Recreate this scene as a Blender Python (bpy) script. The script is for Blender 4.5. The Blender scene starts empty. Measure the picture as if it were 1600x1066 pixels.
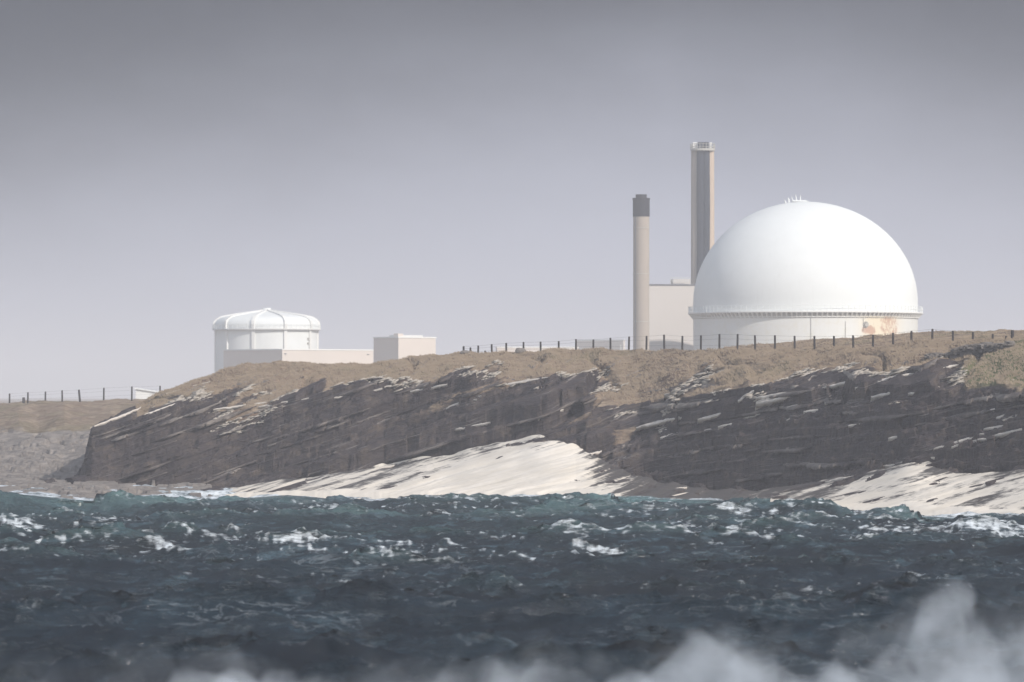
import bpy, bmesh, math, random
import numpy as np
from mathutils import Vector, Matrix
R = math.radians
PI = math.pi
random.seed(7)
rng = np.random.default_rng(11)
S = bpy.context.scene

# ------------------------------------------------------------------ camera
F = 8000.0          # focal length in photo pixels (1600 wide)
CH = 7.1            # camera height above the sea
HY = 620.0          # row of the horizon in the photo
cd = bpy.data.cameras.new('camera')
cd.sensor_width = 36.0
cd.lens = 36.0 * F / 1600.0
cd.clip_start = 1.0
cd.clip_end = 20000.0
cam = bpy.data.objects.new('camera', cd)
S.collection.objects.link(cam)
cam.location = (0, 0, CH)
cam.rotation_euler = (R(90) + math.atan((HY - 533.0) / F), 0, 0)
cd.dof.use_dof = True
cd.dof.focus_distance = 380.0
cd.dof.aperture_fstop = 180.0 / 1000.0 / 0.10
S.camera = cam

# ------------------------------------------------------------------ light
SUN_AZ, SUN_EL = 135.0, 33.0      # clockwise from +Y; high on the right, a little behind the camera
sun_dir = Vector((math.sin(R(SUN_AZ)) * math.cos(R(SUN_EL)), math.cos(R(SUN_AZ)) * math.cos(R(SUN_EL)), math.sin(R(SUN_EL))))
sl = bpy.data.lights.new('sun', 'SUN')
sl.energy = 4.0
sl.angle = R(0.5)
sl.color = (1.0, 0.94, 0.87)
so = bpy.data.objects.new('sun', sl)
S.collection.objects.link(so)
so.rotation_euler = (-sun_dir).to_track_quat('-Z', 'Y').to_euler()

world = bpy.data.worlds.new('World')
S.world = world
world.use_nodes = True
wn = world.node_tree
wn.nodes.clear()


class NT:
    """tiny node-tree writer"""
    def __init__(s, tree): s.t = tree

    def n(s, kind, props=None, **inp):
        nd = s.t.nodes.new(kind)
        for k, v in (props or {}).items(): setattr(nd, k, v)
        for k, v in inp.items():
            key = int(k[1:]) if k[0] == 'i' and k[1:].isdigit() else k.replace('_', ' ')
            s.set(nd.inputs[key], v)
        return nd

    def set(s, sock, v):
        if isinstance(v, bpy.types.NodeSocket): s.t.links.new(v, sock)
        elif v is not None: sock.default_value = v

    def math(s, op, a, b=None, c=None, clamp=False):
        nd = s.t.nodes.new('ShaderNodeMath'); nd.operation = op; nd.use_clamp = clamp
        for i, v in enumerate((a, b, c)):
            if v is not None: s.set(nd.inputs[i], v)
        return nd.outputs[0]

    def mix(s, f, a, b, mode='MIX'):
        nd = s.t.nodes.new('ShaderNodeMix'); nd.data_type = 'RGBA'; nd.blend_type = mode
        s.set(nd.inputs[0], f)
        for i, v in ((6, a), (7, b)):
            if not isinstance(v, bpy.types.NodeSocket) and len(v) == 3: v = (*v, 1)
            s.set(nd.inputs[i], v)
        return nd.outputs[2]

    def ramp(s, v, lo, hi, a=0.0, b=1.0):
        nd = s.t.nodes.new('ShaderNodeMapRange'); nd.interpolation_type = 'SMOOTHSTEP'
        for i, x in enumerate((v, lo, hi, a, b)): s.set(nd.inputs[i], x)
        return nd.outputs[0]

    def noise(s, vec, scale, detail=4, rough=0.5, dist=0.0):
        nd = s.n('ShaderNodeTexNoise', Vector=vec, Scale=scale, Detail=detail, Roughness=rough, Distortion=dist)
        return nd.outputs[0]


w = NT(wn)
sky = w.n('ShaderNodeTexSky', dict(sky_type='NISHITA', sun_disc=False, sun_elevation=R(SUN_EL), sun_rotation=R(SUN_AZ),
                                   air_density=1.0, dust_density=1.5, ozone_density=1.0))
tc = w.n('ShaderNodeTexCoord')
sep = w.n('ShaderNodeSeparateXYZ', Vector=tc.outputs['Generated'])
# a storm bank ahead (towards +Y): dark slate aloft, paler down to the horizon
skm = w.n('ShaderNodeMapping', Vector=tc.outputs['Generated'], Scale=(1.0, 1.0, 2.2), Rotation=(0, R(14), 0)).outputs[0]
cl = w.noise(skm, 9.0, 6, 0.55)
cl2 = w.noise(skm, 3.7, 3, 0.5)
elev = w.math('ADD', sep.outputs[2], w.math('MULTIPLY', w.math('SUBTRACT', cl, 0.5), 0.040))
elev = w.math('ADD', elev, w.math('MULTIPLY', w.math('ABSOLUTE', w.math('SUBTRACT', sep.outputs[0], 0.03)), 0.20))
low = w.ramp(elev, 0.020, 0.104)
bank = w.mix(low, (4.6, 4.8, 5.8), (0.45, 0.50, 0.72))
up = w.math('ADD', elev, w.math('MULTIPLY', w.math('SUBTRACT', w.noise(tc.outputs['Generated'], 2.2, 4, 0.6), 0.5), 0.25))
bank = w.mix(w.ramp(up, 0.10, 0.24), bank, (0.12, 0.16, 0.26))  # above the view, darkened further to keep the sea's reflections dark
bank = w.mix(w.ramp(up, 0.30, 0.62), bank, (0.9, 1.1, 1.6))
front = w.ramp(w.math('ADD', sep.outputs[1], w.math('MULTIPLY', w.math('SUBTRACT', cl, 0.5), 0.3)), 0.05, 0.55)
overhead = w.ramp(sep.outputs[2], 0.55, 0.9)
cover = w.math('MULTIPLY', front, w.math('SUBTRACT', 1.0, overhead))
fill_sky = w.mix(0.45, sky.outputs[0], (10.6, 11.3, 12.9))      # open sky out of view, brightened as added fill for shaded faces
col = w.mix(w.math('MULTIPLY', cover, 0.97), fill_sky, bank)
bg = w.n('ShaderNodeBackground', Color=col, Strength=0.10)
wo = w.n('ShaderNodeOutputWorld', Surface=bg.outputs[0])
world.cycles.sampling_method = 'MANUAL'
world.cycles.sample_map_resolution = 1024

S.view_settings.view_transform = 'Standard'
S.view_settings.look = 'None'
S.view_settings.exposure = 0.03
S.view_settings.gamma = 1.0
S.render.engine = 'CYCLES'
S.cycles.use_denoising = True
S.cycles.max_bounces = 6
S.cycles.volume_bounces = 1
S.cycles.use_adaptive_sampling = False
S.cycles.volume_max_steps = 256


# ------------------------------------------------------------------ helpers
def P(px, py, D):
    """photo pixel at distance D -> world point"""
    return Vector(((px - 800.0) / F * D, D, CH + (HY - py) / F * D))


def tag(o, label=None, cat=None, group=None, kind=None):
    for k, v in (('label', label), ('category', cat), ('group', group), ('kind', kind)):
        if v: o[k] = v
    return o


def empty(name, loc, rz=0.0):
    o = bpy.data.objects.new(name, None)
    o.location = loc; o.rotation_euler = (0, 0, rz)
    o.empty_display_size = 0.5
    S.collection.objects.link(o)
    return o


def link(name, me, mat, parent=None, smooth=False):
    o = bpy.data.objects.new(name, me)
    if mat: me.materials.append(mat)
    S.collection.objects.link(o)
    if parent: o.parent = parent
    if smooth: me.shade_smooth()
    return o


def finish(name, bm, mat, parent=None, smooth=False):
    bmesh.ops.recalc_face_normals(bm, faces=bm.faces)
    me = bpy.data.meshes.new(name)
    bm.to_mesh(me); bm.free()
    return link(name, me, mat, parent, smooth)


def box(bm, c, s, rz=0.0, bevel=0.0):
    m = Matrix.Translation(c) @ Matrix.Rotation(rz, 4, 'Z') @ Matrix.Diagonal((s[0], s[1], s[2], 1))
    r = bmesh.ops.create_cube(bm, size=1.0, matrix=m)
    if bevel:
        es = list({e for v in r['verts'] for e in v.link_edges})
        bmesh.ops.bevel(bm, geom=es, offset=bevel, segments=2, affect='EDGES')


def cyl(bm, a, b, r1, r2=None, n=10, caps=True):
    a = Vector(a); b = Vector(b); d = b - a
    q = d.to_track_quat('Z', 'Y').to_matrix().to_4x4()
    bmesh.ops.create_cone(bm, cap_ends=caps, segments=n, radius1=r1, radius2=r1 if r2 is None else r2,
                          depth=d.length, matrix=Matrix.Translation((a + b) / 2) @ q)


def lathe(bm, prof, n=96, mod=None):
    rings = []
    for k, (r, z) in enumerate(prof):
        ring = []
        for i in range(n):
            a = 2 * PI * i / n
            rr = r * (mod(a, k) if mod else 1.0)
            ring.append(bm.verts.new((rr * math.cos(a), rr * math.sin(a), z)))
        rings.append(ring)
    for p, q in zip(rings, rings[1:]):
        for i in range(n):
            j = (i + 1) % n
            bm.faces.new((p[i], p[j], q[j], q[i]))
    return rings


def grid_mesh(name, X, Y, Z, attrs=None):
    nr, nc = X.shape
    me = bpy.data.meshes.new(name)
    co = np.stack([X, Y, Z], -1).reshape(-1, 3).astype(np.float32)
    idx = np.arange(nr * nc).reshape(nr, nc)
    q = np.stack([idx[:-1, :-1], idx[:-1, 1:], idx[1:, 1:], idx[1:, :-1]], -1).reshape(-1, 4)
    me.vertices.add(len(co)); me.vertices.foreach_set('co', co.ravel())
    me.loops.add(q.size); me.loops.foreach_set('vertex_index', q.ravel().astype(np.int32))
    me.polygons.add(len(q)); me.polygons.foreach_set('loop_start', (np.arange(len(q)) * 4).astype(np.int32))
    me.update(calc_edges=True)
    for k, v in (attrs or {}).items():
        a = me.attributes.new(k, 'FLOAT', 'POINT')
        a.data.foreach_set('value', v.ravel().astype(np.float32))
    return me


def tri_mesh(name, V, Fc):
    me = bpy.data.meshes.new(name)
    V = np.asarray(V, np.float32); Fc = np.asarray(Fc, np.int32)
    me.vertices.add(len(V)); me.vertices.foreach_set('co', V.ravel())
    me.loops.add(Fc.size); me.loops.foreach_set('vertex_index', Fc.ravel())
    me.polygons.add(len(Fc)); me.polygons.foreach_set('loop_start', (np.arange(len(Fc)) * Fc.shape[1]).astype(np.int32))
    me.update(calc_edges=True)
    return me


def _h(ix, iy, s):
    h = (ix.astype(np.int64) * 374761393 + iy.astype(np.int64) * 668265263 + s * 982451653) & 0xFFFFFFFF
    h = ((h ^ (h >> 13)) * 1274126177) & 0xFFFFFFFF
    h = ((h ^ (h >> 16)) * 2246822519) & 0xFFFFFFFF
    return ((h ^ (h >> 15)) & 0xFFFFFF) / float(0xFFFFFF)


def perlin(x, y, s=0):
    ix = np.floor(x); iy = np.floor(y); fx = x - ix; fy = y - iy
    def g(dx, dy):
        a = _h(ix + dx, iy + dy, s) * 2 * PI
        return np.cos(a) * (fx - dx) + np.sin(a) * (fy - dy)
    u = fx * fx * fx * (fx * (fx * 6 - 15) + 10); v = fy * fy * fy * (fy * (fy * 6 - 15) + 10)
    a = g(0, 0) + u * (g(1, 0) - g(0, 0)); b = g(0, 1) + u * (g(1, 1) - g(0, 1))
    return (a + v * (b - a)) * 1.5


def fbm(x, y, o=4, s=0, gain=0.5):
    t = 0; a = 1.0; f = 1.0
    for i in range(o):
        t = t + a * perlin(x * f + 17.3 * i, y * f - 9.1 * i, s + i); a *= gain; f *= 2.03
    return t


def cells(x, y, s=0):
    """random value of the nearest jittered cell centre (blocky joints)"""
    ix = np.floor(x); iy = np.floor(y)
    best = np.full(x.shape, 1e9); val = np.zeros(x.shape)
    for dx in (-1, 0, 1):
        for dy in (-1, 0, 1):
            cx = ix + dx; cy = iy + dy
            d = np.abs(cx + _h(cx, cy, s) - x) + np.abs(cy + _h(cx, cy, s + 5) - y)
            m = d < best
            best = np.where(m, d, best); val = np.where(m, _h(cx, cy, s + 9), val)
    return val


def sstep(x, a, b):
    t = np.clip((x - a) / (b - a), 0, 1)
    return t * t * (3 - 2 * t)


# ------------------------------------------------------------------ materials
def mat(name):
    m = bpy.data.materials.new(name); m.use_nodes = True
    m.node_tree.nodes.clear()
    t = NT(m.node_tree)
    out = t.n('ShaderNodeOutputMaterial')
    pb = t.n('ShaderNodeBsdfPrincipled')
    m.node_tree.links.new(pb.outputs[0], out.inputs[0])
    return m, t, pb, out


def plain(name, col, rough=0.7, var=0.12, scale=0.6, streak=0.0, bump=0.0, metal=0.0, stain=(0.3, 0.25, 0.2), spec=0.3):
    m, t, pb, out = mat(name)
    tcd = t.n('ShaderNodeTexCoord').outputs['Object']
    n1 = t.noise(tcd, scale, 5, 0.6)
    c = t.mix(t.math('MULTIPLY', t.math('ABSOLUTE', t.math('SUBTRACT', n1, 0.5)), 2.0), col, tuple(x * (1 - var * 2) for x in col))
    if streak:
        mp = t.n('ShaderNodeMapping', Vector=tcd, Scale=(1.3, 1.3, 0.07))
        n2 = t.noise(mp.outputs[0], 1.2, 5, 0.65)
        c = t.mix(t.math('MULTIPLY', t.ramp(n2, 0.5, 0.8), streak), c, stain)
    t.set(pb.inputs['Base Color'], c)
    pb.inputs['Roughness'].default_value = rough
    pb.inputs['Metallic'].default_value = metal
    pb.inputs['Specular IOR Level'].default_value = spec
    if bump:
        b = t.n('ShaderNodeBump', Strength=bump, Distance=0.05, Height=t.noise(tcd, scale * 12, 4, 0.6))
        t.set(pb.inputs['Normal'], b.outputs[0])
    return m


BA, BB = 0.36, 0.10      # bedding plane: z rises BA per metre to the right, BB per metre inland


def headland_material():
    m, t, pb, out = mat('flagstone_and_turf')
    g = t.n('ShaderNodeNewGeometry')
    pos = g.outputs['Position']
    bed = t.n('ShaderNodeVectorMath', dict(operation='DOT_PRODUCT'), i0=pos, i1=(-BA, -BB, 1.0)).outputs['Value']
    warp = t.noise(pos, 0.25, 3)
    bed = t.math('ADD', bed, t.math('MULTIPLY', warp, 0.5))
    bv = t.n('ShaderNodeCombineXYZ', X=t.math('MULTIPLY', t.n('ShaderNodeSeparateXYZ', Vector=pos).outputs[0], 0.05),
             Y=0.0, Z=t.math('MULTIPLY', bed, 3.2)).outputs[0]
    band = t.noise(bv, 1.0, 6, 0.7)
    blot = t.noise(pos, 0.9, 6, 0.65)
    rock = t.mix(t.ramp(band, 0.3, 0.7), (0.024, 0.018, 0.021), (0.066, 0.052, 0.050))
    rock = t.mix(t.ramp(blot, 0.45, 0.75), rock, (0.105, 0.080, 0.062))
    thin = t.noise(bv, 4.0, 3, 0.7)
    rock = t.mix(t.math('MULTIPLY', t.ramp(thin, 0.58, 0.70), t.ramp(t.noise(pos, 0.25, 4, 0.6), 0.42, 0.6)), rock, (0.30, 0.275, 0.245))
    pl = t.n('ShaderNodeAttribute', dict(attribute_name='pale')).outputs['Fac']  # sunlit look painted on ledges and far slope, with random bed tone
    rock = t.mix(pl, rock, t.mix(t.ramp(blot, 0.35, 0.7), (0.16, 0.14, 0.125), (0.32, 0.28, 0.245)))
    # turf: dry winter grass, browner and greener patches
    mp = t.n('ShaderNodeMapping', Vector=pos, Scale=(0.35, 1.0, 2.2), Rotation=(0, R(-14), 0)).outputs[0]
    n1 = t.noise(mp, 0.7, 7, 0.66, 0.6)
    n2 = t.noise(mp, 3.4, 5, 0.7)
    turf = t.mix(t.ramp(n1, 0.30, 0.68), (0.155, 0.108, 0.075), (0.385, 0.298, 0.212))
    turf = t.mix(t.math('MULTIPLY', t.ramp(n2, 0.42, 0.70), 0.6), turf, (0.115, 0.085, 0.065))
    heath = t.noise(pos, 0.13, 4, 0.6)
    turf = t.mix(t.math('MULTIPLY', t.ramp(heath, 0.50, 0.70), 0.5), turf, (0.17, 0.105, 0.080))
    grn = t.n('ShaderNodeAttribute', dict(attribute_name='green')).outputs['Fac']
    turf = t.mix(t.math('MULTIPLY', grn, t.ramp(n1, 0.25, 0.6, 0.7, 1.0)), turf, (0.100, 0.122, 0.048))
    gr = t.n('ShaderNodeAttribute', dict(attribute_name='grass')).outputs['Fac']
    gm = t.ramp(t.math('ADD', gr, t.math('MULTIPLY', t.math('SUBTRACT', t.noise(mp, 2.0, 7, 0.72), 0.5), 1.5)), 0.30, 0.72)
    c = t.mix(gm, rock, turf)
    t.set(pb.inputs['Base Color'], c)
    t.set(pb.inputs['Roughness'], t.math('ADD', 0.55, t.math('MULTIPLY', gm, 0.4)))
    pb.inputs['Specular IOR Level'].default_value = 0.25
    hgt = t.math('ADD', t.math('MULTIPLY', band, 0.8), t.math('MULTIPLY', t.noise(t.n('ShaderNodeMapping', Vector=pos, Scale=(0.3, 0.5, 1.5), Rotation=(0, R(-16), 0)).outputs[0], 1.6, 7, 0.68), 0.9))
    hg = t.mix(gm, hgt, t.math('MULTIPLY', t.math('ADD', n1, n2), 0.9))
    b = t.n('ShaderNodeBump', Strength=0.9, Distance=0.35, Height=hg)
    t.set(pb.inputs['Normal'], b.outputs[0])
    return m


def sea_material():
    m, t, pb, out = mat('stormy_sea_water')
    pos = t.n('ShaderNodeNewGeometry').outputs['Position']
    foam = t.n('ShaderNodeAttribute', dict(attribute_name='foam')).outputs['Fac']
    air = t.n('ShaderNodeAttribute', dict(attribute_name='aerated_glow')).outputs['Fac']  # teal of sunlight through the crests, painted in, with some aerated water
    mp = t.n('ShaderNodeMapping', Vector=pos, Scale=(0.26, 0.42, 1.0)).outputs[0]
    lace = t.noise(mp, 4.5, 7, 0.72, 0.5)
    lace2 = t.noise(mp, 0.35, 4, 0.6)
    # foam: torn at its edges by the lace pattern
    fm = t.ramp(t.math('ADD', foam, t.math('MULTIPLY', t.math('SUBTRACT', lace, 0.5), 2.8)), 0.42, 1.25)
    vein = t.math('ABSOLUTE', t.math('SUBTRACT', t.noise(mp, 1.1, 4, 0.6, 1.5), 0.5))
    vf = t.math('MULTIPLY', t.ramp(vein, 0.03, 0.0), t.ramp(t.math('ADD', lace2, t.math('MULTIPLY', air, 0.16)), 0.50, 0.66))
    fm = t.math('MAXIMUM', fm, t.math('MULTIPLY', vf, 0.12))
    deep = t.mix(t.ramp(lace2, 0.35, 0.65), (0.001, 0.005, 0.010), (0.004, 0.014, 0.023))
    froth = t.math('MULTIPLY', t.ramp(t.noise(mp, 1.6, 8, 0.75, 0.3), 0.50, 0.72), t.ramp(t.n('ShaderNodeSeparateXYZ', Vector=pos).outputs[1], 120.0, 230.0, 0.35, 0.9))
    deep = t.mix(froth, deep, (0.052, 0.092, 0.118))
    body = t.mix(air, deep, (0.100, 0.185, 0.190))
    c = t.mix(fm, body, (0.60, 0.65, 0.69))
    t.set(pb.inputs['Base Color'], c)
    t.set(pb.inputs['Roughness'], t.math('ADD', 0.09, t.math('MULTIPLY', fm, 0.6)))
    pb.inputs['IOR'].default_value = 1.333
    hb = t.math('ADD', t.math('ADD', t.math('MULTIPLY', t.noise(mp, 0.8, 5, 0.6, 0.5), 2.2), t.math('MULTIPLY', t.noise(mp, 2.6, 6, 0.65, 0.5), 1.0)), t.math('MULTIPLY', fm, 0.10))
    b = t.n('ShaderNodeBump', Strength=1.0, Distance=0.30, Height=hb)
    t.set(pb.inputs['Normal'], b.outputs[0])
    return m


def foam_material():
    m, t, pb, out = mat('surf_foam')
    pos = t.n('ShaderNodeNewGeometry').outputs['Position']
    bed = t.n('ShaderNodeVectorMath', dict(operation='DOT_PRODUCT'), i0=pos, i1=(-0.27, 0.0, 1.0)).outputs['Value']
    bv = t.n('ShaderNodeCombineXYZ', X=t.math('MULTIPLY', t.n('ShaderNodeSeparateXYZ', Vector=pos).outputs[0], 0.16),
             Y=0.0, Z=t.math('MULTIPLY', bed, 2.6)).outputs[0]
    n = t.noise(bv, 1.0, 6, 0.70)
    n2 = t.noise(pos, 1.3, 6, 0.65)
    cov = t.n('ShaderNodeAttribute', dict(attribute_name='cover')).outputs['Fac']
    foamed = t.math('ADD', cov, t.math('ADD', t.math('MULTIPLY', t.math('SUBTRACT', n, 0.5), 4.0), t.math('MULTIPLY', t.math('SUBTRACT', n2, 0.5), 1.1)))  # foam coverage broken up by bedding streaks and noise
    wash = t.mix(t.ramp(n, 0.35, 0.65), (0.73, 0.675, 0.595), (0.64, 0.58, 0.49))
    wet = t.mix(n2, (0.028, 0.024, 0.024), (0.085, 0.074, 0.066))
    c = t.mix(t.ramp(foamed, 0.12, 0.62), wet, wash)
    t.set(pb.inputs['Base Color'], c)
    pb.inputs['Roughness'].default_value = 0.8
    b = t.n('ShaderNodeBump', Strength=0.3, Distance=0.1, Height=t.math('ADD', n, n2))
    t.set(pb.inputs['Normal'], b.outputs[0])
    return m


def dome_wall_material():
    """white paint, rust scars low on the right-hand side"""
    m, t, pb, out = mat('rusted_white_steel')
    tcd = t.n('ShaderNodeTexCoord').outputs['Object']
    sp = t.n('ShaderNodeSeparateXYZ', Vector=tcd)
    X, Z = sp.outputs[0], sp.outputs[2]
    n = t.noise(tcd, 0.9, 6, 0.7)
    n9 = t.noise(t.n('ShaderNodeMapping', Vector=tcd, Scale=(1, 1, 0.45)).outputs[0], 2.6, 5, 0.75)
    nf = t.noise(t.n('ShaderNodeMapping', Vector=tcd, Scale=(1, 1, 0.30)).outputs[0], 1.3, 6, 0.75)
    base = t.mix(t.ramp(n, 0.4, 0.8), (0.70, 0.70, 0.67), (0.66, 0.64, 0.56))

    def blob(cx, cz, rx, rz):
        dx = t.math('DIVIDE', t.math('SUBTRACT', X, cx), rx); dz = t.math('DIVIDE', t.math('SUBTRACT', Z, cz), rz)
        d = t.math('ADD', t.math('MULTIPLY', dx, dx), t.math('MULTIPLY', dz, dz))
        return t.ramp(t.math('ADD', d, t.math('MULTIPLY', t.math('SUBTRACT', nf, 0.5), 4.0)), 1.2, 0.6)
    front = t.ramp(sp.outputs[1], 0.0, -3.0)
    z0 = 0.0
    orange = t.math('MAXIMUM', blob(10.5, z0 - 3.2, 1.2, 0.9), t.math('MULTIPLY', blob(14.3, z0 - 2.3, 1.7, 2.0), t.ramp(n9, 0.42, 0.56)))
    yellow = t.ramp(t.math('ADD', t.math('DIVIDE', t.math('ABSOLUTE', t.math('SUBTRACT', X, 12.6)), 5.5),
                           t.math('MULTIPLY', t.math('SUBTRACT', n, 0.5), 0.8)), 1.0, 0.2)
    c = t.mix(t.math('MULTIPLY', t.math('MULTIPLY', yellow, front), 0.7), base, (0.74, 0.62, 0.40))
    c = t.mix(t.math('MULTIPLY', t.math('MULTIPLY', orange, front), 0.75), c, (0.42, 0.20, 0.11))
    dark = t.math('MULTIPLY', t.ramp(n9, 0.60, 0.66), t.math('MULTIPLY', yellow, front))
    c = t.mix(t.math('MULTIPLY', dark, 0.75), c, (0.30, 0.20, 0.12))
    t.set(pb.inputs['Base Color'], c)
    pb.inputs['Roughness'].default_value = 0.55
    return m


M_land = headland_material()
M_sea = sea_material()
M_foam = foam_material()
M_domewall = dome_wall_material()
M_white = plain('white_paint', (0.73, 0.75, 0.735), 0.9, 0.04, 0.25, streak=0.35, stain=(0.60, 0.61, 0.58))
M_whitetrim = plain('white_trim_paint', (0.76, 0.76, 0.73), 0.6, 0.08, 0.8, streak=0.25, stain=(0.45, 0.42, 0.36))
M_ring = plain('weathered_steel', (0.42, 0.41, 0.37), 0.7, 0.2, 0.8, streak=0.4, stain=(0.3, 0.2, 0.13))
M_rib = plain('grey_rib_paint', (0.58, 0.58, 0.56), 0.6, 0.08, 0.8)
M_cream = plain('cream_cladding', (0.62, 0.555, 0.495), 0.8, 0.05, 0.2, streak=0.12, stain=(0.5, 0.45, 0.4))
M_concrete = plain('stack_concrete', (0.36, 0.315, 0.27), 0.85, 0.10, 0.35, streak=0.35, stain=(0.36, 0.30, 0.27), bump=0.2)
M_concrete_lit = plain('sunlit_stack_concrete', (0.48, 0.385, 0.30), 0.85, 0.12, 0.3, streak=0.5, stain=(0.38, 0.30, 0.27))  # sunlit tone of the right-hand shaft, painted as a paler concrete
M_cap = plain('black_cap_paint', (0.015, 0.016, 0.024), 0.7, 0.1, 0.5)
M_flue = plain('dark_flue', (0.016, 0.022, 0.036), 0.85, 0.15, 0.2, streak=0.4, stain=(0.05, 0.05, 0.06))  # near-black colour of the flues and core between the shafts
M_hall = plain('hall_cladding', (0.56, 0.52, 0.48), 0.8, 0.03, 0.15, streak=0.10, stain=(0.42, 0.38, 0.36))
M_dark = plain('dark_trim', (0.14, 0.14, 0.15), 0.7, 0.1, 0.5)
M_post = plain('weathered_timber', (0.045, 0.040, 0.040), 0.9, 0.25, 3.0, bump=0.5)
M_wire = plain('galvanised_wire', (0.16, 0.16, 0.16), 0.5, 0.05, 1.0, metal=0.6)
M_stone = plain('grey_flagstone', (0.185, 0.165, 0.15), 0.85, 0.28, 2.0, bump=0.7)
M_pale = plain('sunlit_pale_flagstone', (0.58, 0.53, 0.47), 0.6, 0.2, 2.0, bump=0.5)  # pale stone lightened further so the slabs read as sunlit
M_pale2 = plain('broken_flagstone', (0.40, 0.36, 0.31), 0.7, 0.3, 2.0, bump=0.5)
M_blade = plain('dry_grass', (0.325, 0.255, 0.185), 0.9, 0.30, 0.5)
M_ground = plain('inland_moor', (0.21, 0.165, 0.12), 0.95, 0.2, 0.02)

# ------------------------------------------------------------------ the headland
bt = [-60.0]
while bt[-1] < 60:
    bt.append(bt[-1] + float(np.clip(rng.lognormal(-1.15, 0.75), 0.07, 1.5)))
bt = np.array(bt)


def terrace(H, x, y, sharp=5.0, table=bt, BA=BA, BB=BB):
    """turn a slope into risers and treads that follow the tilted bedding"""
    b = H - BA * x - BB * (y - 380)
    i = np.clip(np.searchsorted(table, b) - 1, 0, len(table) - 2)
    lo = table[i]; hi = table[i + 1]
    f = (b - lo) / (hi - lo)
    f2 = f ** sharp / (f ** sharp + (1 - f) ** sharp + 1e-9)
    return lo + (hi - lo) * f2 + BA * x + BB * (y - 380)


def tab(px, xs, ys): return np.interp(px, xs, ys)


def D_toe(p): return tab(p, [-500, 0, 200, 600, 900, 1300, 1600, 2100], [380, 372, 365, 352, 346, 315, 297, 270])
def D_base(p): return tab(p, [-500, 138, 600, 900, 1200, 1400, 1600, 2100], [402, 398, 386, 373, 349, 331, 316, 284])
def D_top(p): return D_base(p) + tab(p, [-500, 138, 600, 880, 1000, 1100, 1600, 2100], [6, 6, 9.0, 9.5, 11, 9.5, 9, 8])
def D_crest(p): return D_top(p) + tab(p, [0, 250, 500, 1000, 1600, 2100], [8, 12, 14, 15.5, 17, 17])


XB = [-500, 60, 138, 180, 330, 400, 500, 600, 680, 760, 830, 885, 930, 1000, 1050, 1180, 1250, 1350, 1420, 1500, 1600, 2100]
YB = [795, 778, 762, 772, 766, 757, 746, 735, 723, 709, 694, 687, 715, 742, 758, 768, 757, 738, 722, 738, 733, 720]
XT = [-500, 105, 118, 130, 136, 143, 200, 300, 400, 500, 560, 640, 700, 780, 860, 900, 1000, 1100, 1170, 1230, 1300, 1350, 1400, 1450, 1530, 1600, 2100]
YT = [793, 761, 749, 730, 701, 675, 657, 632, 634, 619, 606, 594, 596, 596, 588, 604, 645, 624, 606, 614, 618, 606, 612, 604, 612, 604, 590]
XC = [-500, 60, 105, 118, 130, 136, 143, 175, 205, 235, 262, 300, 340, 385, 430, 480, 580, 640, 690, 725, 800, 900, 960, 1030, 1060, 1120, 1190, 1300, 1380, 1440, 1480, 1540, 1600, 2100]
YC = [791, 778, 759, 746, 726, 697, 669, 654, 639, 622, 609, 598, 584, 572, 567, 569, 571, 562, 556, 554, 552, 548, 549, 550, 549, 549, 550, 548, 543, 535, 533, 533, 531, 520]
XR = [-500, 105, 143, 1060, 1120, 1190, 1230, 1290, 1340, 1400, 1480, 1540, 1600, 2100]
YR = [793, 765, 690, 556, 546, 538, 536, 528, 526, 523, 519, 518, 516, 505]


def zz(y, D): return CH + (HY - y) * D / F


px = np.concatenate([np.linspace(-500, -50, 60)[:-1], np.arange(-50, 1651, 1.25), np.linspace(1651, 2100, 80)[1:]])
px_w = px
dt_, db_, dp_, dc_ = D_toe(px), D_base(px), D_top(px), D_crest(px)
z_toe = np.full_like(px, -0.1)
kern = np.exp(-(np.arange(-40, 41) / 14.0) ** 2); kern /= kern.sum()
ybase = np.convolve(np.pad(tab(px, XB, YB) + 5 * perlin(px / 45, px * 0, 6), 40, mode='edge'), kern, 'same')[40:-40]
yctop = tab(px, XT, YT) + 5 * perlin(px / 30, px * 0, 16)
z_b = np.maximum(zz(ybase, db_), -0.2)
z_t = zz(yctop, dp_)
z_c = zz(tab(px, XC, YC), dc_)
ybr = tab(px, XR, YR)
d_dip = dc_ + 9; d_r = dc_ + 48
isR = sstep(px, 1040, 1120)
z_dip = np.where(px < 138, z_c - 1, zz(tab(px, XC, YC) + 6 + 3 * isR, d_dip))
z_r = zz(ybr, d_r)
z_r = isR * z_r + (1 - isR) * (z_dip - 1.2)
knD = np.stack([dt_ - 22, dt_, db_, dp_, dc_, d_dip, d_r, np.full_like(px, 560.0), np.full_like(px, 720.0)])
knZ = np.stack([np.full_like(px, -4.0), z_toe, z_b, z_t, z_c, z_dip, z_r, np.where(px < 205, -2.0, np.minimum(z_r, 8.0)), np.where(px < 205, -2.0, 4.0)])
segs = [10, 100, 130, 120, 26, 44, 16, 6]
rowsD, rowsV = [], []
for k, nn in enumerate(segs):
    for j in range(nn):
        f = j / nn
        rowsD.append(knD[k] * (1 - f) + knD[k + 1] * f); rowsV.append(k + f)
rowsD.append(knD[-1]); rowsV.append(8.0)
D = np.array(rowsD); V = np.array(rowsV)[:, None] * np.ones_like(D)
PX = px[None, :] * np.ones_like(D)
X = (PX - 800) / F * D
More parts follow.
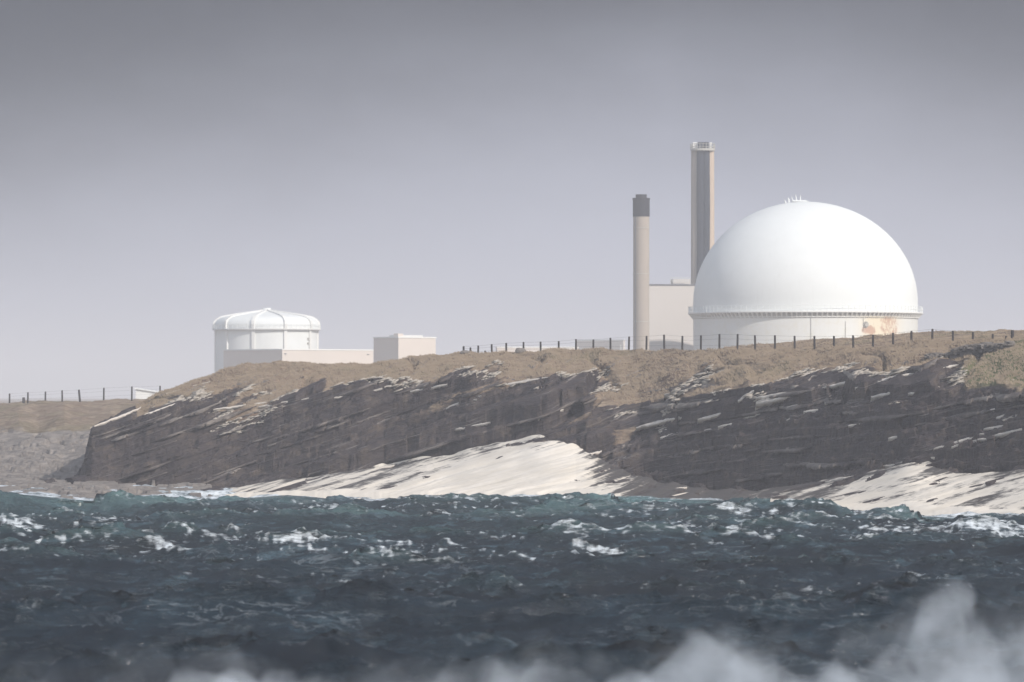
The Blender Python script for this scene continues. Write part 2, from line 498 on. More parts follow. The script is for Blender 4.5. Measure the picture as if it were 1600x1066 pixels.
# height from the knots, with the knot depths nudged by noise so nothing runs straight
nud = fbm(X * 0.12, D * 0.02, 3, 3) * 1.2
Hs = np.empty_like(D)
Dq = D + nud * np.clip((V - 0.6) * 2, 0, 1) * np.clip((3.7 - V) * 2, 0, 1) * 0.8
for c in range(D.shape[1]):
    Hs[:, c] = np.interp(Dq[:, c], knD[:, c], knZ[:, c])
# grass weight: grows above the cliff top, broken along the bedding
bc = Hs - BA * X - BB * (D - 380)
streak = fbm(X * 0.10 + 5, bc * 1.5, 4, 21)
patch = fbm(X * 0.16, D * 0.10, 4, 33)
mid = sstep(PX, 820, 900) * (1 - sstep(PX, 1020, 1120))
rt = sstep(PX, 1040, 1150)
lft = 1 - sstep(PX, 300, 420)
grass = sstep(V + 0.46 * streak + 0.26 * patch + 0.28 * mid * (patch + 0.3) - 0.14 * rt * (V < 3.6) - 0.16 * lft, 2.92, 3.30)
grass *= np.where(PX < 215, sstep(PX + 40 * patch, 225, 300), 1)
scree = sstep(patch * 0.6 + streak * 0.8, 0.20, 0.6) * mid * sstep(V, 2.1, 2.6)
scree = np.maximum(scree, 0.8 * sstep(streak + 0.5 * patch, 0.35, 0.75) * sstep(V, 2.35, 2.85) * sstep(PX, 350, 600))
grass = np.clip(np.maximum(grass, scree * 0.7), 0, 1)
# rock: every bed has its own setback, so ledges run along the bedding
bid = np.searchsorted(bt, bc + 0.25 * perlin(X * 0.3, D * 0.2, 2)).astype(float)
seti = (_h(bid, bid * 0, 3) - 0.5) * 1.5 + perlin(X * 0.16, bid * 7.7, 4) * 1.3 + (cells(X * 0.5, bid * 3.3, 5) - 0.5) * 0.7
blk = (cells(X * 0.5, D * 0.5, 3) - 0.5) * 0.35 + (cells(X * 1.3, D * 1.3, 8) - 0.5) * 0.25
big = fbm(X * 0.07, D * 0.05, 3, 50)
cl_w = sstep(V, 1.75, 2.15) * (1 - sstep(V, 2.95, 3.3))
Hr = Hs + blk * (0.18 + 0.25 * cl_w) + (seti * 0.75 + big * 0.8) * cl_w * 0.8
Tr = terrace(Hr, X, D, 7.0)
# fine lamination on top of the big beds
bt2 = np.arange(-60, 60, 0.11) + rng.uniform(-0.035, 0.035, len(np.arange(-60, 60, 0.11)))
Tr = terrace(Tr + 0.16 * fbm(X * 0.8, D * 0.8, 4, 61), X, D, 4.0, bt2)
Tr = np.minimum(Tr, Hs + 0.9 - 0.5 * sstep(V, 2.4, 3.0))
plat = (V < 2)
pw = sstep(V, 1.8, 2.02)
Hpl = Hs + 0.22 * fbm(X * 0.3, D * 0.3, 4, 62) + (cells(X * 0.8, D * 0.6, 63) - 0.5) * 0.2
Tp = terrace(Hpl, X, D, 5.0, bt, 0.27, 0.0)
Tr = np.where(V < 2.05, (Hs + (Tp - Hs) * 0.75) * (1 - pw) + Tr * pw, Tr)
# turf
tuss = fbm(X * 0.5, D * 0.22, 4, 71, 0.5) * 0.20 + np.abs(fbm(X * 0.14, bc * 0.6, 3, 75)) * -0.30 + 0.1
near = sstep(V, 3.0, 3.25)
gully = np.abs(perlin(X * 0.13 + 3, D * 0.05, 90))
Hg = Hs + tuss * (1 - 0.35 * sstep(V, 3.85, 4.05)) - 0.5 * sstep(gully, 0.10, 0.0) * sstep(V, 3.1, 3.4) * (1 - sstep(V, 3.7, 3.95))
Z = Tr * (1 - grass) + Hg * grass
under = V < 1
Z = np.where(under, Hs, Z)
# the grassed top a few centimetres proud of the rock so that ledges break the edge
Z = Z + 0.12 * grass * sstep(V, 3, 3.5) * (V < 4)
green = sstep(PX + 60 * patch, 1470, 1560) * sstep(V, 3.0, 3.2) * (1 - sstep(V, 3.85, 4.0))
green = np.maximum(green, 0.35 * sstep(patch, 0.2, 0.6) * sstep(V, 3, 3.3))
head = link('headland', grid_mesh('headland', X, D, Z, dict(grass=grass, green=green, pale=np.zeros_like(Z))), M_land)
tag(head, kind='structure')
GX, GD, GZ, GP, GV, GG = X, D, Z, PX, V, grass


def ground_at(pxv, Dv):
    """terrain height on the near headland under (photo column, distance)"""
    c = int(np.argmin(np.abs(px - pxv)))
    return float(np.interp(Dv, GD[:, c], GZ[:, c]))


def crest_D(pxv): return float(np.interp(pxv, px, dc_))


# ------------------------------------------------------------------ the far headland on the left
fpx = np.arange(-700, 420, 2.0)
ftop = tab(fpx, [-700, 0, 50, 130, 200, 300, 420], [640, 631, 629, 628, 625, 626, 640])
fd = np.stack([np.full_like(fpx, d) for d in (330.0, 352, 445, 500, 516, 566, 640, 760)])
fz = np.stack([np.full_like(fpx, -3.0), np.full_like(fpx, 0.15),
               zz(tab(fpx, [-700, 0, 60, 140, 300, 420], [738, 738, 738, 740, 742, 744]), 445),
               zz(tab(fpx, [-700, 0, 60, 100, 140, 300], [696, 694, 686, 694, 684, 694]), 500),
               zz(tab(fpx, [-700, 0, 30, 60, 100, 140, 300], [664, 666, 658, 668, 655, 664, 660]), 516),
               zz(ftop, 566), zz(ftop + 3, 640), np.full_like(fpx, 4.2)])
rows, vv = [], []
for k, nn in enumerate([4, 70, 70, 30, 60, 10, 6]):
    for j in range(nn):
        f = j / nn; rows.append(fd[k] * (1 - f) + fd[k + 1] * f); vv.append(k + f)
rows.append(fd[-1]); vv.append(7.0)
D2 = np.array(rows); V2 = np.array(vv)[:, None] * np.ones_like(D2)
P2 = fpx[None, :] * np.ones_like(D2); X2 = (P2 - 800) / F * D2
H2 = np.empty_like(D2)
for c in range(D2.shape[1]): H2[:, c] = np.interp(D2[:, c], fd[:, c], fz[:, c])
pt = fbm(X2 * 0.1, D2 * 0.05, 4, 133)
g2 = sstep(V2 + 0.5 * pt, 3.4, 4.1)
blk2 = (cells(X2 * 0.35, D2 * 0.2, 13) - 0.5) * 0.9 + (cells(X2, D2 * 0.5, 18) - 0.5) * 0.5
T2 = H2 + (terrace(H2 + blk2, X2 * 0.35, D2, 5.0, bt) - H2) * np.where(V2 < 2, 0.45, 0.8)
Z2 = T2 * (1 - g2) + (H2 + 0.3 * fbm(X2 * 0.3, D2 * 0.12, 4, 140)) * g2
Z2 = np.where(V2 < 1, H2, Z2)
# keep it clear of the near headland: it bends away behind the nose
Z2 = np.where(P2 > 330, Z2 - (P2 - 330) * 0.06, Z2)
M_far = M_land
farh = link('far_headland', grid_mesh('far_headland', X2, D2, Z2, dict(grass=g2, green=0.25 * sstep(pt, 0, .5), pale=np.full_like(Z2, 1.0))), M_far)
tag(farh, kind='structure')

# inland moor reaching to the horizon
gx = np.concatenate([np.linspace(-4000, -300, 12), np.linspace(-280, 280, 60), np.linspace(300, 4000, 12)])
gy = np.concatenate([np.linspace(575, 1300, 40), np.linspace(1350, 9000, 20)])
GXX, GYY = np.meshgrid(gx, gy)
GZZ = 5.0 + 0.8 * fbm(GXX * 0.01, GYY * 0.006, 3, 200) - 0.6 * sstep(GYY, 700, 575)
tag(link('ground', grid_mesh('ground', GXX, GYY, GZZ), M_ground, smooth=True), kind='structure')

# ------------------------------------------------------------------ the sea
N, L = 2048, 230.0
k1 = np.fft.fftfreq(N, L / N) * 2 * PI
KX, KY = np.meshgrid(k1, k1)
K = np.hypot(KX, KY); K[0, 0] = 1e-6
wd = np.array([-0.12, 0.993])
cosw = (KX * wd[0] + KY * wd[1]) / K


def spec(Lp, amp, spread, kcut=200.0):
    kp = 2 * PI / Lp
    return amp * np.exp(-1.25 * (kp / K) ** 2) / K ** 4 * (0.075 + np.abs(cosw) ** spread) * np.exp(-(K / kcut) ** 2)


sp_ = spec(14.0, 1.0, 5.0, 50.0) * (K / 0.4) ** 0.55
sp_[0, 0] = 0
g = rng.normal(size=(N, N)) + 1j * rng.normal(size=(N, N))
A = g * np.sqrt(sp_)
h = np.real(np.fft.ifft2(A)); sc = 0.37 / h.std()
h = h * sc; A = A * sc
dxf = np.real(np.fft.ifft2(1j * KX / K * A)); dyf = np.real(np.fft.ifft2(1j * KY / K * A))
jxx = np.real(np.fft.ifft2(-KX * KX / K * A)); jyy = np.real(np.fft.ifft2(-KY * KY / K * A)); jxy = np.real(np.fft.ifft2(-KX * KY / K * A))
LAM = 0.8
J = (1 + LAM * jxx) * (1 + LAM * jyy) - (LAM * jxy) ** 2


def samp(Fm, x, y):
    u = (x / L * N) % N; v = (y / L * N) % N
    i = np.floor(u).astype(int); j = np.floor(v).astype(int); fu = u - i; fv = v - j
    i1 = (i + 1) % N; j1 = (j + 1) % N; i %= N; j %= N
    return (Fm[j, i] * (1 - fu) + Fm[j, i1] * fu) * (1 - fv) + (Fm[j1, i] * (1 - fu) + Fm[j1, i1] * fu) * fv


# smear the breaking measure downwind so foam trails behind the crests
jlo, jhi = np.percentile(J[::4, ::4], [0.25, 5.0])
brk = np.clip((jhi - J) / (jhi - jlo), 0, 1)
acc = brk.copy()
for s_ in range(1, 9):
    acc = np.maximum(acc, np.roll(brk, (-int(round(s_ * 1.6)), int(round(s_ * 4.0))), (0, 1)) * (1 - s_ / 9.5))
us = np.concatenate([np.linspace(-4, -0.3, 14), np.linspace(-0.28, -0.125, 30), np.linspace(-0.124, 0.124, 900), np.linspace(0.125, 0.28, 30), np.linspace(0.3, 4, 14)])
ds = np.concatenate([np.linspace(-200, 30, 14), np.linspace(32, 112, 120)[:-1], np.arange(112, 395, 0.26), np.linspace(396, 560, 30), np.linspace(600, 9000, 14)])
SD, SU = np.meshgrid(ds, us, indexing='ij')
SX = SU * np.sqrt(SD ** 2 + 30 ** 2)
fade = 1 - sstep(SD, 400, 560)
# the big swell that stands up before the shore and hides the water's edge
pcol = SX / np.maximum(SD, 60) * F + 800
ycr = tab(pcol, [-400, 0, 60, 130, 200, 330, 450, 520, 600, 700, 800, 900, 1000, 1100, 1200, 1300, 1400, 1500, 1600, 2000],
          [768, 771, 776, 783, 786, 783, 775, 781, 788, 790, 782, 780, 776, 779, 786, 800, 808, 811, 812, 815])
Drid = tab(pcol, [-400, 0, 400, 900, 1200, 1400, 1600, 2000], [308, 306, 312, 318, 306, 287, 278, 270]) + 3 * perlin(SX * 0.05, SX * 0, 5)
Aamp = np.maximum(CH - (ycr - HY) * Drid / F, 0.0)
dd = SD - Drid
ridge = np.where(dd < 0, np.exp(-(dd / 5.5) ** 2), np.exp(-(dd / 3.6) ** 2))
sx, sy = SX, SD
hh = samp(h, sx, sy)
hdx = samp(dxf, sx, sy); hdy = samp(dyf, sx, sy)
swell = 0.16 * np.sin(SD * 0.62 - SX * 0.10 + 2.4 * perlin(SX * 0.07, SD * 0.05, 19)) * (1 - sstep(SD, 210, 280)) + 0.42 * np.sin((SD * 0.17 + SX * 0.045) + 1.4 * perlin(SX * 0.03, SD * 0.03, 9))
calm = 1 - 0.88 * ridge * (dd > -2) - 0.5 * sstep(dd, 3, 12)
SZ = (hh * calm * 0.95 + swell * (1 - ridge) * (1 - sstep(dd, -8, 4)) + Aamp * ridge) * fade
SX2 = SX + LAM * hdx * fade * calm; SY2 = SD + LAM * hdy * fade * calm
foamv = samp(acc, sx, sy) * 0.95
pz = fbm(SX * 0.05, SD * 0.03, 4, 301)
# more broken water towards the shore, calmer in the nearer band
foamv = foamv * (0.12 + 1.15 * sstep(SD, 150, 235)) * (1.0 + 0.9 * pz)
foamv += 0.34 * sstep(pz, 0.05, 0.6) * sstep(SD, 175, 250)
crestf = np.exp(-((dd - .6) / 1.6) ** 2) * (0.40 + 0.55 * sstep(perlin(SX * 0.12, SD * 0, 15), -0.2, 0.5))
foamv += crestf + 0.8 * sstep(dd, 2.5, 7)
aer_glow = np.clip(sstep(ridge, 0.12, 0.95) * (0.62 + 0.9 * perlin(SX * 0.06, SD * 0.1, 25)) + 0.07 * sstep(SD, 190, 290) + 0.35 * sstep(hh, 0.35, 1.0) * sstep(SD, 150, 260), 0, 1)  # painted light through the crests, plus a little aeration inshore
aer_glow *= 1 - 0.45 * sstep(pcol, 1150, 1350)
sea = link('sea', grid_mesh('sea', SX2, SY2, SZ, dict(foam=np.clip(foamv, 0, 1), aerated_glow=aer_glow)), M_sea, smooth=True)
tag(sea, kind='structure')

# surf running up and draining off the rock platform
sel = (px > 120) & (px < 1900)
r0 = (V[:, 0] >= 0.55) & (V[:, 0] <= 2.10)
FX = X[r0][:, sel]; FD = D[r0][:, sel]; FP = PX[r0][:, sel]; FV = V[r0][:, sel]; FH = Hs[r0][:, sel]
thick = tab(FP, [120, 200, 330, 420, 520, 700, 860, 900, 960, 1040, 1120, 1190, 1260, 1330, 1450, 1600, 1900],
            [-.45, -.05, 0.08, .16, .24, .36, .36, .26, .14, .10, .08, .10,   .10, .10, .18, .14, .14])
thick = thick - 0.8 * sstep(FP, 1740, 1890)
thick = thick + 0.05 * fbm(FX * 0.35, FD * 0.25, 4, 401) + 0.15 * fbm(FX * 0.05, (FH - 0.27 * FX) * 2.0, 4, 402)
thick = thick + 0.28 * sstep(FV, 1.28, 1.0) - 0.55 * sstep(FV, 1.90, 2.05)
FZ = FH + thick + 0.04
qf = FH - 0.27 * FX
cover = tab(FP, [120, 180, 260, 400, 520, 650, 760, 890, 930, 1000, 1080, 1180, 1260, 1350, 1450, 1600, 1900],
            [-.3, .0, .15, .30, .45, .75, 1.05, 1.10, .42, -.05, -.25, .10, .30, .40, .60, .55, .5])
cover = cover + 0.35 * fbm(FX * 0.05, qf * 0.8, 3, 411) - 0.6 * sstep(FV, 1.68, 2.05) + 0.7 * sstep(FV, 1.2, 0.98)
foam = link('surf_foam', grid_mesh('surf_foam', FX, FD, np.maximum(FZ, -0.6), dict(cover=cover)), M_foam, smooth=True)
tag(foam, 'cream white surf draining off the sloping rock platform below the dark cliff', 'surf', kind='stuff')

# ------------------------------------------------------------------ sunlit ledges and slabs jutting from the cliff
def surf_D(pxv, pyv):
    c = int(np.argmin(np.abs(px - pxv)))
    yy = HY - (GZ[:, c] - CH) * F / GD[:, c]
    ok = np.where((GV[:, c] > 1.0) & (yy <= pyv))[0]
    return float(GD[ok[0], c]) if len(ok) else float(dp_[c])


LED = [(984, 634, 1043, 621, 2), (1036, 616, 1138, 597, 3), (1062, 594, 1114, 582, 2), (992, 668, 1075, 647, 9), (1048, 655, 1072, 648, 5),
       (1089, 655, 1149, 638, 4), (1028, 674, 1041, 670, 4), (1031, 683, 1058, 675, 4), (1120, 666, 1157, 659, 3), (1100, 672, 1112, 670, 3),
       (1152, 626, 1178, 609, 9), (1178, 637, 1222, 621, 3), (1178, 629, 1222, 615, 4), (912, 711, 939, 704, 3), (997, 773, 1073, 760, 4),
       (1039, 776, 1088, 766, 3), (1162, 773, 1220, 763, 3), (1180, 621, 1230, 612, 4), (1180, 631, 1249, 616, 4), (1283, 605, 1372, 584, 4),
       (1333, 606, 1405, 585, 5), (1417, 614, 1468, 603, 4), (1360, 620, 1414, 609, 5), (1429, 581, 1494, 570, 6), (1390, 590, 1429, 582, 3),
       (1255, 642, 1291, 638, 3), (1228, 656, 1249, 650, 3), (1229, 636, 1270, 629, 3), (1288, 629, 1315, 623, 3), (1322, 666, 1344, 663, 4),
       (1265, 678, 1306, 672, 2), (1387, 684, 1404, 680, 3), (1400, 663, 1414, 662, 2), (1456, 702, 1534, 678, 4), (1480, 700, 1600, 669, 4),
       (1534, 671, 1573, 663, 3), (1546, 640, 1554, 638, 5), (1555, 652, 1570, 647, 3), (1570, 597, 1584, 593, 5), (1366, 731, 1459, 714, 3),
       (1267, 707, 1300, 703, 2), (1285, 752, 1414, 728, 3), (1300, 742, 1400, 722, 2), (430, 668, 530, 645, 2), (400, 678, 470, 664, 2), (623, 690, 650, 686, 2), (690, 640, 750, 622, 3),
       (700, 634, 755, 616, 3), (710, 670, 765, 659, 3), (563, 738, 623, 725, 3), (470, 755, 560, 738, 3), (692, 715, 722, 702, 2), (226, 647, 278, 628, 3), (139, 670, 218, 638, 3),
       (170, 664, 240, 640, 2), (226, 668, 258, 663, 2), (257, 616, 336, 594, 3), (354, 648, 383, 641, 2), (840, 655, 880, 640, 3), (900, 628, 960, 615, 2), (870, 690, 940, 672, 2),
       (800, 650, 860, 640, 2), (550, 680, 640, 672, 2), (640, 612, 700, 600, 3), (760, 604, 860, 588, 4), (520, 622, 600, 606, 3), (600, 604, 660, 594, 4), (330, 640, 420, 628, 3), (400, 636, 480, 622, 3)]
lv, lf = [], []


def ledge(x0_, y0_, x1_, y1_, th):
    n_ = max(4, int((x1_ - x0_) / 3.0))
    seed_ = random.uniform(0, 99)
    fr, mid_, bk, un = [], [], [], []
    Da = surf_D(x0_, y0_); Db = surf_D(x1_, y1_); sl_ = (Db - Da)
    cap_ = (x1_ - x0_) / F * 380 * 1.28
    sl_ = max(-cap_, min(cap_, sl_)); Dm = (Da + Db) / 2
    for i in range(n_ + 1):
        f = i / n_
        p_ = x0_ + (x1_ - x0_) * f
        Dk = Dm + sl_ * (f - .5)
        wob = float(perlin(np.array([p_ * .11 + seed_]), np.array([seed_]))[0]); wb2 = float(perlin(np.array([p_ * .35 + seed_]), np.array([seed_ + 3]))[0])
        env = min(1, 4 * f + .15, 4 * (1 - f) + .15)
        w_ = th * .8 * (0.5 + .6 * wb2 + .45 * wob) * env
        w_ = max(w_, 0.05 * th)
        Y_ = y0_ + (y1_ - y0_) * f + 1.2 * wob + .5 * wb2
        q = F / Dk
        run = w_ / q / 0.30                         # the slab top slopes down towards the sea
        base = P(p_, Y_ + w_ / 2, Dk)
        fr.append(base + Vector((0, -.30, 0))); bk.append(base + Vector((0, -.30 + run, run * 0.30)))
        un.append(base + Vector((0, -.25, -.07 - .04 * env - .05 * abs(wb2))))
        mid_.append(bk[-1] + Vector((0, .8, -.5)))
    k = len(lv)
    for row in (un, fr, bk, mid_): lv.extend([tuple(v) for v in row])
    m_ = n_ + 1
    for r_ in range(3):
        for i in range(n_):
            lf.append((k + r_ * m_ + i, k + r_ * m_ + i + 1, k + (r_ + 1) * m_ + i + 1, k + (r_ + 1) * m_ + i))
    # underside, closing it against the rock
    for i in range(n_): lf.append((k + i + 1, k + i, k + 3 * m_ + i, k + 3 * m_ + i + 1))


for q in LED:
    x0_, y0_, x1_, y1_, th = q
    # broken into a few plates, each a little offset, as the beds break
    nseg = max(1, int((x1_ - x0_) / 60))
    if th < 3: continue
    for k_ in range(nseg):
        f0 = k_ / nseg + random.uniform(0, .06); f1 = (k_ + 1) / nseg - random.uniform(-.05, .10)
        dy = random.uniform(-1, 1) * .8
        ledge(x0_ + (x1_ - x0_) * f0, y0_ + (y1_ - y0_) * f0 + dy, x0_ + (x1_ - x0_) * f1, y0_ + (y1_ - y0_) * f1 + dy, th * random.uniform(.75, 1.15))
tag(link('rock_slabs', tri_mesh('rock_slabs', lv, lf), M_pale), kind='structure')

# the beds themselves: thin plates that follow the cliff along the bedding and stick out by varying amounts
rb = (GV[:, 0] >= 1.9) & (GV[:, 0] <= 3.75)
cb = np.arange(0, GX.shape[1])[(px > 130) & (px < 1900)][::2]
BXc, BDc, BZc, BVc = GX[rb][:, cb], GD[rb][:, cb], GZ[rb][:, cb], GV[rb][:, cb]
bcol = BZc - BA * BXc - BB * (BDc - 380)
pcb = px[cb]
allV, allF, allP, koff = [], [], [], 0
cv = -22.0
while cv < 24:
    cv += float(np.clip(rng.lognormal(-0.95, 0.5), .14, 1.1))
    hit = (bcol >= cv)
    okc = hit.any(0) & ~hit[0]
    if okc.sum() < 6: continue
    ri = hit.argmax(0)
    ci = np.arange(len(cb))
    x_ = BXc[ri, ci]; d_ = BDc[ri, ci]; v_ = BVc[ri, ci]
    z_ = cv + BA * x_ + BB * (d_ - 380)
    w_ = 1.05 * perlin(pcb / 140, pcb * 0 + cv * 3.1, 700) + 0.28 * perlin(pcb / 30, pcb * 0 + cv * 5.3, 701) + 0.18 * (cells(pcb / 14, pcb * 0 + cv * 9, 702) - .5)
    w_ = np.clip(w_ - 0.24 + 0.28 * sstep(v_, 2.6, 3.0) + 0.25 * perlin(x_ * .12, z_ * .35, 710), 0, 1.3) * (0.75 + 0.5 * (_h(np.array([cv * 100]), np.array([1]), 7)[0]))
    w_ = w_ * okc
    out_ = w_ > 0.03
    th_ = 0.05 + 0.22 * np.clip(w_, 0, 1) * (0.4 + (perlin(pcb / 40, pcb * 0 + cv, 703) + 0.5))
    back = np.stack([x_, d_ + 0.5, z_ + 0.14], -1)
    f_ = np.where(out_, w_, -0.45)
    front = np.stack([x_ - .40 * f_, d_ - .92 * f_, z_ - 0.24 * f_], -1)
    undr = front + np.stack([0 * x_, 0 * x_ + 0.04, -th_], -1)
    bund = np.stack([x_, d_ + 0.5, z_ - th_ - 0.05], -1)
    n_ = len(cb)
    allV.append(np.concatenate([back, front, undr, bund]))
    i_ = np.arange(n_ - 1); i_ = i_[(out_[:-1] | out_[1:]) & okc[:-1] & okc[1:] & (np.abs(np.diff(d_)) < 1.6)]
    for a_, b_ in ((0, 1), (1, 2), (2, 3)):
        allF.append(np.stack([koff + a_ * n_ + i_, koff + b_ * n_ + i_, koff + b_ * n_ + i_ + 1, koff + a_ * n_ + i_ + 1], -1))
    pv = np.clip(0.25 + 0.9 * perlin(pcb / 50, pcb * 0 + cv * 2, 704) + 0.3 * sstep(v_, 2.5, 3.1), 0, 1)
    allP.append(np.tile(pv, 4))
    koff += 4 * n_
lm = tri_mesh('rock_ledges', np.concatenate(allV), np.concatenate(allF))
at_ = lm.attributes.new('pale', 'FLOAT', 'POINT'); at_.data.foreach_set('value', np.concatenate(allP).astype(np.float32))
tag(link('rock_ledges', lm, M_land), kind='structure')

# ------------------------------------------------------------------ loose plates of stone along the cliff edge
vs, fs = [], []


def slab(c, a, b, t_, rz, tilt):
    m = Matrix.Translation(c) @ Matrix.Rotation(rz, 4, 'Z') @ Matrix.Rotation(-math.atan(BA) + tilt, 4, 'Y')
    k = len(vs)
    q = [(-a, -b), (a * random.uniform(.5, 1), -b * random.uniform(.6, 1)), (a, b * random.uniform(.5, 1)), (-a * random.uniform(.4, 1), b)]
    for zf in (-t_, t_):
        for (u_, v_) in q: vs.append(tuple(m @ Vector((u_, v_, zf))))
    for f_ in ((0, 1, 2, 3), (7, 6, 5, 4), (0, 4, 5, 1), (1, 5, 6, 2), (2, 6, 7, 3), (3, 7, 4, 0)):
        fs.append(tuple(k + i for i in f_))


edge = (GG > 0.02) & (GG < 0.75) & (GV > 2.7) & (GV < 3.8) & (GP > 150) & (GP < 1660)
ii = np.argwhere(edge)
dens = perlin(GX[edge] * 0.25, GD[edge] * 0.2, 500)
pick = ii[dens > 0.05]
for _ in range(2600):
    r_, c_ = pick[rng.integers(len(pick))]
    s_ = random.uniform(0.06, 0.26) * (1 + 1.2 * (random.random() < 0.12))
    slab((GX[r_, c_] + random.uniform(-.1, .1), GD[r_, c_], GZ[r_, c_] + random.uniform(0.0, 0.06)), s_, s_ * random.uniform(.4, .9), random.uniform(.012, .05), random.uniform(-.6, .6), random.uniform(-.18, .18))
tag(link('loose_stones', tri_mesh('loose_stones', vs, fs), M_pale2),
    'pale broken flagstone plates scattered along the upper edge of the cliff', 'stones', kind='stuff')

# ------------------------------------------------------------------ tufts of dry grass
gm_ = (GG > 0.75) & (GV > 3.05) & (GV < 6.0) & (GP > 190) & (GP < 1680)
ii = np.argwhere(gm_)
n_t = 42000
ii = ii[rng.integers(len(ii), size=n_t)]
bx_ = GX[ii[:, 0], ii[:, 1]]; by_ = GD[ii[:, 0], ii[:, 1]]; bz_ = GZ[ii[:, 0], ii[:, 1]]
Vb = []; Fb = []
for rep in range(4):
    ox = rng.uniform(-.12, .12, n_t); oy = rng.uniform(-.12, .12, n_t)
    hh_ = rng.uniform(.04, .15, n_t) * (1 + 0.5 * perlin(bx_ * .3, by_ * .2, 77)); ww = rng.uniform(.015, .035, n_t)
    lx = -hh_ * rng.uniform(.1, .9, n_t); ly = hh_ * rng.uniform(-.3, .3, n_t)
    a_ = np.stack([bx_ + ox - ww, by_ + oy, bz_ - .03], -1); b_ = np.stack([bx_ + ox + ww, by_ + oy, bz_ - .03], -1)
    c_ = np.stack([bx_ + ox + lx, by_ + oy + ly, bz_ + hh_], -1)
    k = len(Vb) and sum(len(v_) for v_ in Vb)
    Vb.append(np.stack([a_, b_, c_], 1).reshape(-1, 3)); Fb.append(np.arange(n_t * 3).reshape(-1, 3) + k)
tag(link('grass', tri_mesh('grass', np.concatenate(Vb), np.concatenate(Fb)), M_blade),
    'dry brown winter grass blown flat across the clifftop', 'grass', kind='stuff')

# ------------------------------------------------------------------ fences
def fence(name, label, posts, Dfun, post_r, gfun, wires=(0.35, 0.72, 0.98), post_labels=None):
    p0 = posts[len(posts) // 2]
    D0 = Dfun(p0[0]); base = P(p0[0], p0[2], D0)
    root = empty(name, base)
    tag(root, label, 'fence')
    tops = []
    for i, q in enumerate(posts):
        x_, yt, yb = q[0], q[1], q[2]
        rr = q[3] if len(q) > 3 else post_r
        lean = q[4] if len(q) > 4 else random.uniform(-.03, .03)
        Dp = Dfun(x_)
        top = P(x_, yt, Dp)
        gz = gfun(x_, Dp) if gfun else P(x_, yb, Dp).z
        if not gfun or abs(gz - P(x_, yb, Dp).z) > 0.6: gz = min(gz, P(x_, yb, Dp).z)
        hgt = top.z - gz
        bm = bmesh.new()
        n_ = 9
        cyl(bm, (0, 0, -0.35), (lean * hgt, 0, hgt - 0.03), rr * 1.05, rr * 0.95, n_)
        cyl(bm, (lean * hgt, 0, hgt - 0.03), (lean * hgt, 0, hgt), rr * 0.95, rr * 0.7, n_)
        o = finish('post', bm, M_post, root)
        o.location = Vector((top.x, Dp, gz)) - base
        tops.append((Vector((top.x, Dp, gz)), hgt, yb - yt > 9))
        if post_labels and i in post_labels: o['label'] = post_labels[i]
    good = [t_ for t_ in tops if t_[2]]
    for wz in wires:
        cu_v, cu_f = [], []
        bm = bmesh.new()
        for (a, ha, _), (b, hb, _) in zip(good, good[1:]):
            pa = a + Vector((0, -post_r, ha * wz)) - base; pb_ = b + Vector((0, -post_r, hb * wz)) - base
            m_ = (pa + pb_) / 2 - Vector((0, 0, .02))
            cyl(bm, pa, m_, .006, n=5); cyl(bm, m_, pb_, .006, n=5)
        finish('wire', bm, M_wire, root)
    return root


RP = [(724.5, 541, 553, .085), (735, 543, 552), (747, 540, 551), (758, 548, 551.5), (768.4, 538, 550), (791, 536, 551), (818, 534.5, 549),
      (845, 534, 548.5), (873, 533, 547.5), (900, 530, 546.5), (927, 530.5, 547), (954, 528, 547.5), (982.4, 526, 549), (1010, 525, 548),
      (1038, 523, 549), (1066, 525, 549), (1095, 524, 549), (1124, 522, 549), (1152, 522, 549), (1180, 524, 549), (1211, 524, 550),
      (1242, 525, 550), (1273, 525, 549), (1303, 525, 548), (1333.5, 524, 544.5), (1364, 523, 542.5), (1395.6, 520, 539.5), (1424, 517, 536.5),
      (1456.5, 514, 535), (1489, 517, 537), (1520, 519, 536), (1551, 522, 536), (1572, 525, 534), (1582, 516, 547, .12, 0.0)]
fence('wire_fence', 'long line of dark wooden posts and wire along the clifftop beside the stone wall',
      RP, lambda p: crest_D(p) + 0.4, .078, ground_at, post_labels={0: 'thick short end post', 33: 'thick tall strainer post beside the stone wall'})
LP = [(15, 615, 631), (37, 621, 630, .16), (43.5, 613, 629), (71, 612, 628), (97.4, 610, 628), (125.5, 609, 627.5, .12, -.12), (162, 606, 626.5),
      (206, 604, 624.5), (250, 603, 622)]
fence('wire_fence', 'short line of pale grey wooden posts on the low far headland at the left edge', LP, lambda p: 566.0, .095, None)

# ------------------------------------------------------------------ ruined drystone wall
def stone_block(bm, c, s, rz, rx=0.0):
    m = Matrix.Translation(c) @ Matrix.Rotation(rz, 4, 'Z') @ Matrix.Rotation(rx, 4, 'Y') @ Matrix.Diagonal((s[0], s[1], s[2], 1))
    r_ = bmesh.ops.create_cube(bm, size=1.0, matrix=m)
    for v in r_['verts']: v.co += Vector([random.uniform(-.16, .16) * x_ for x_ in s])


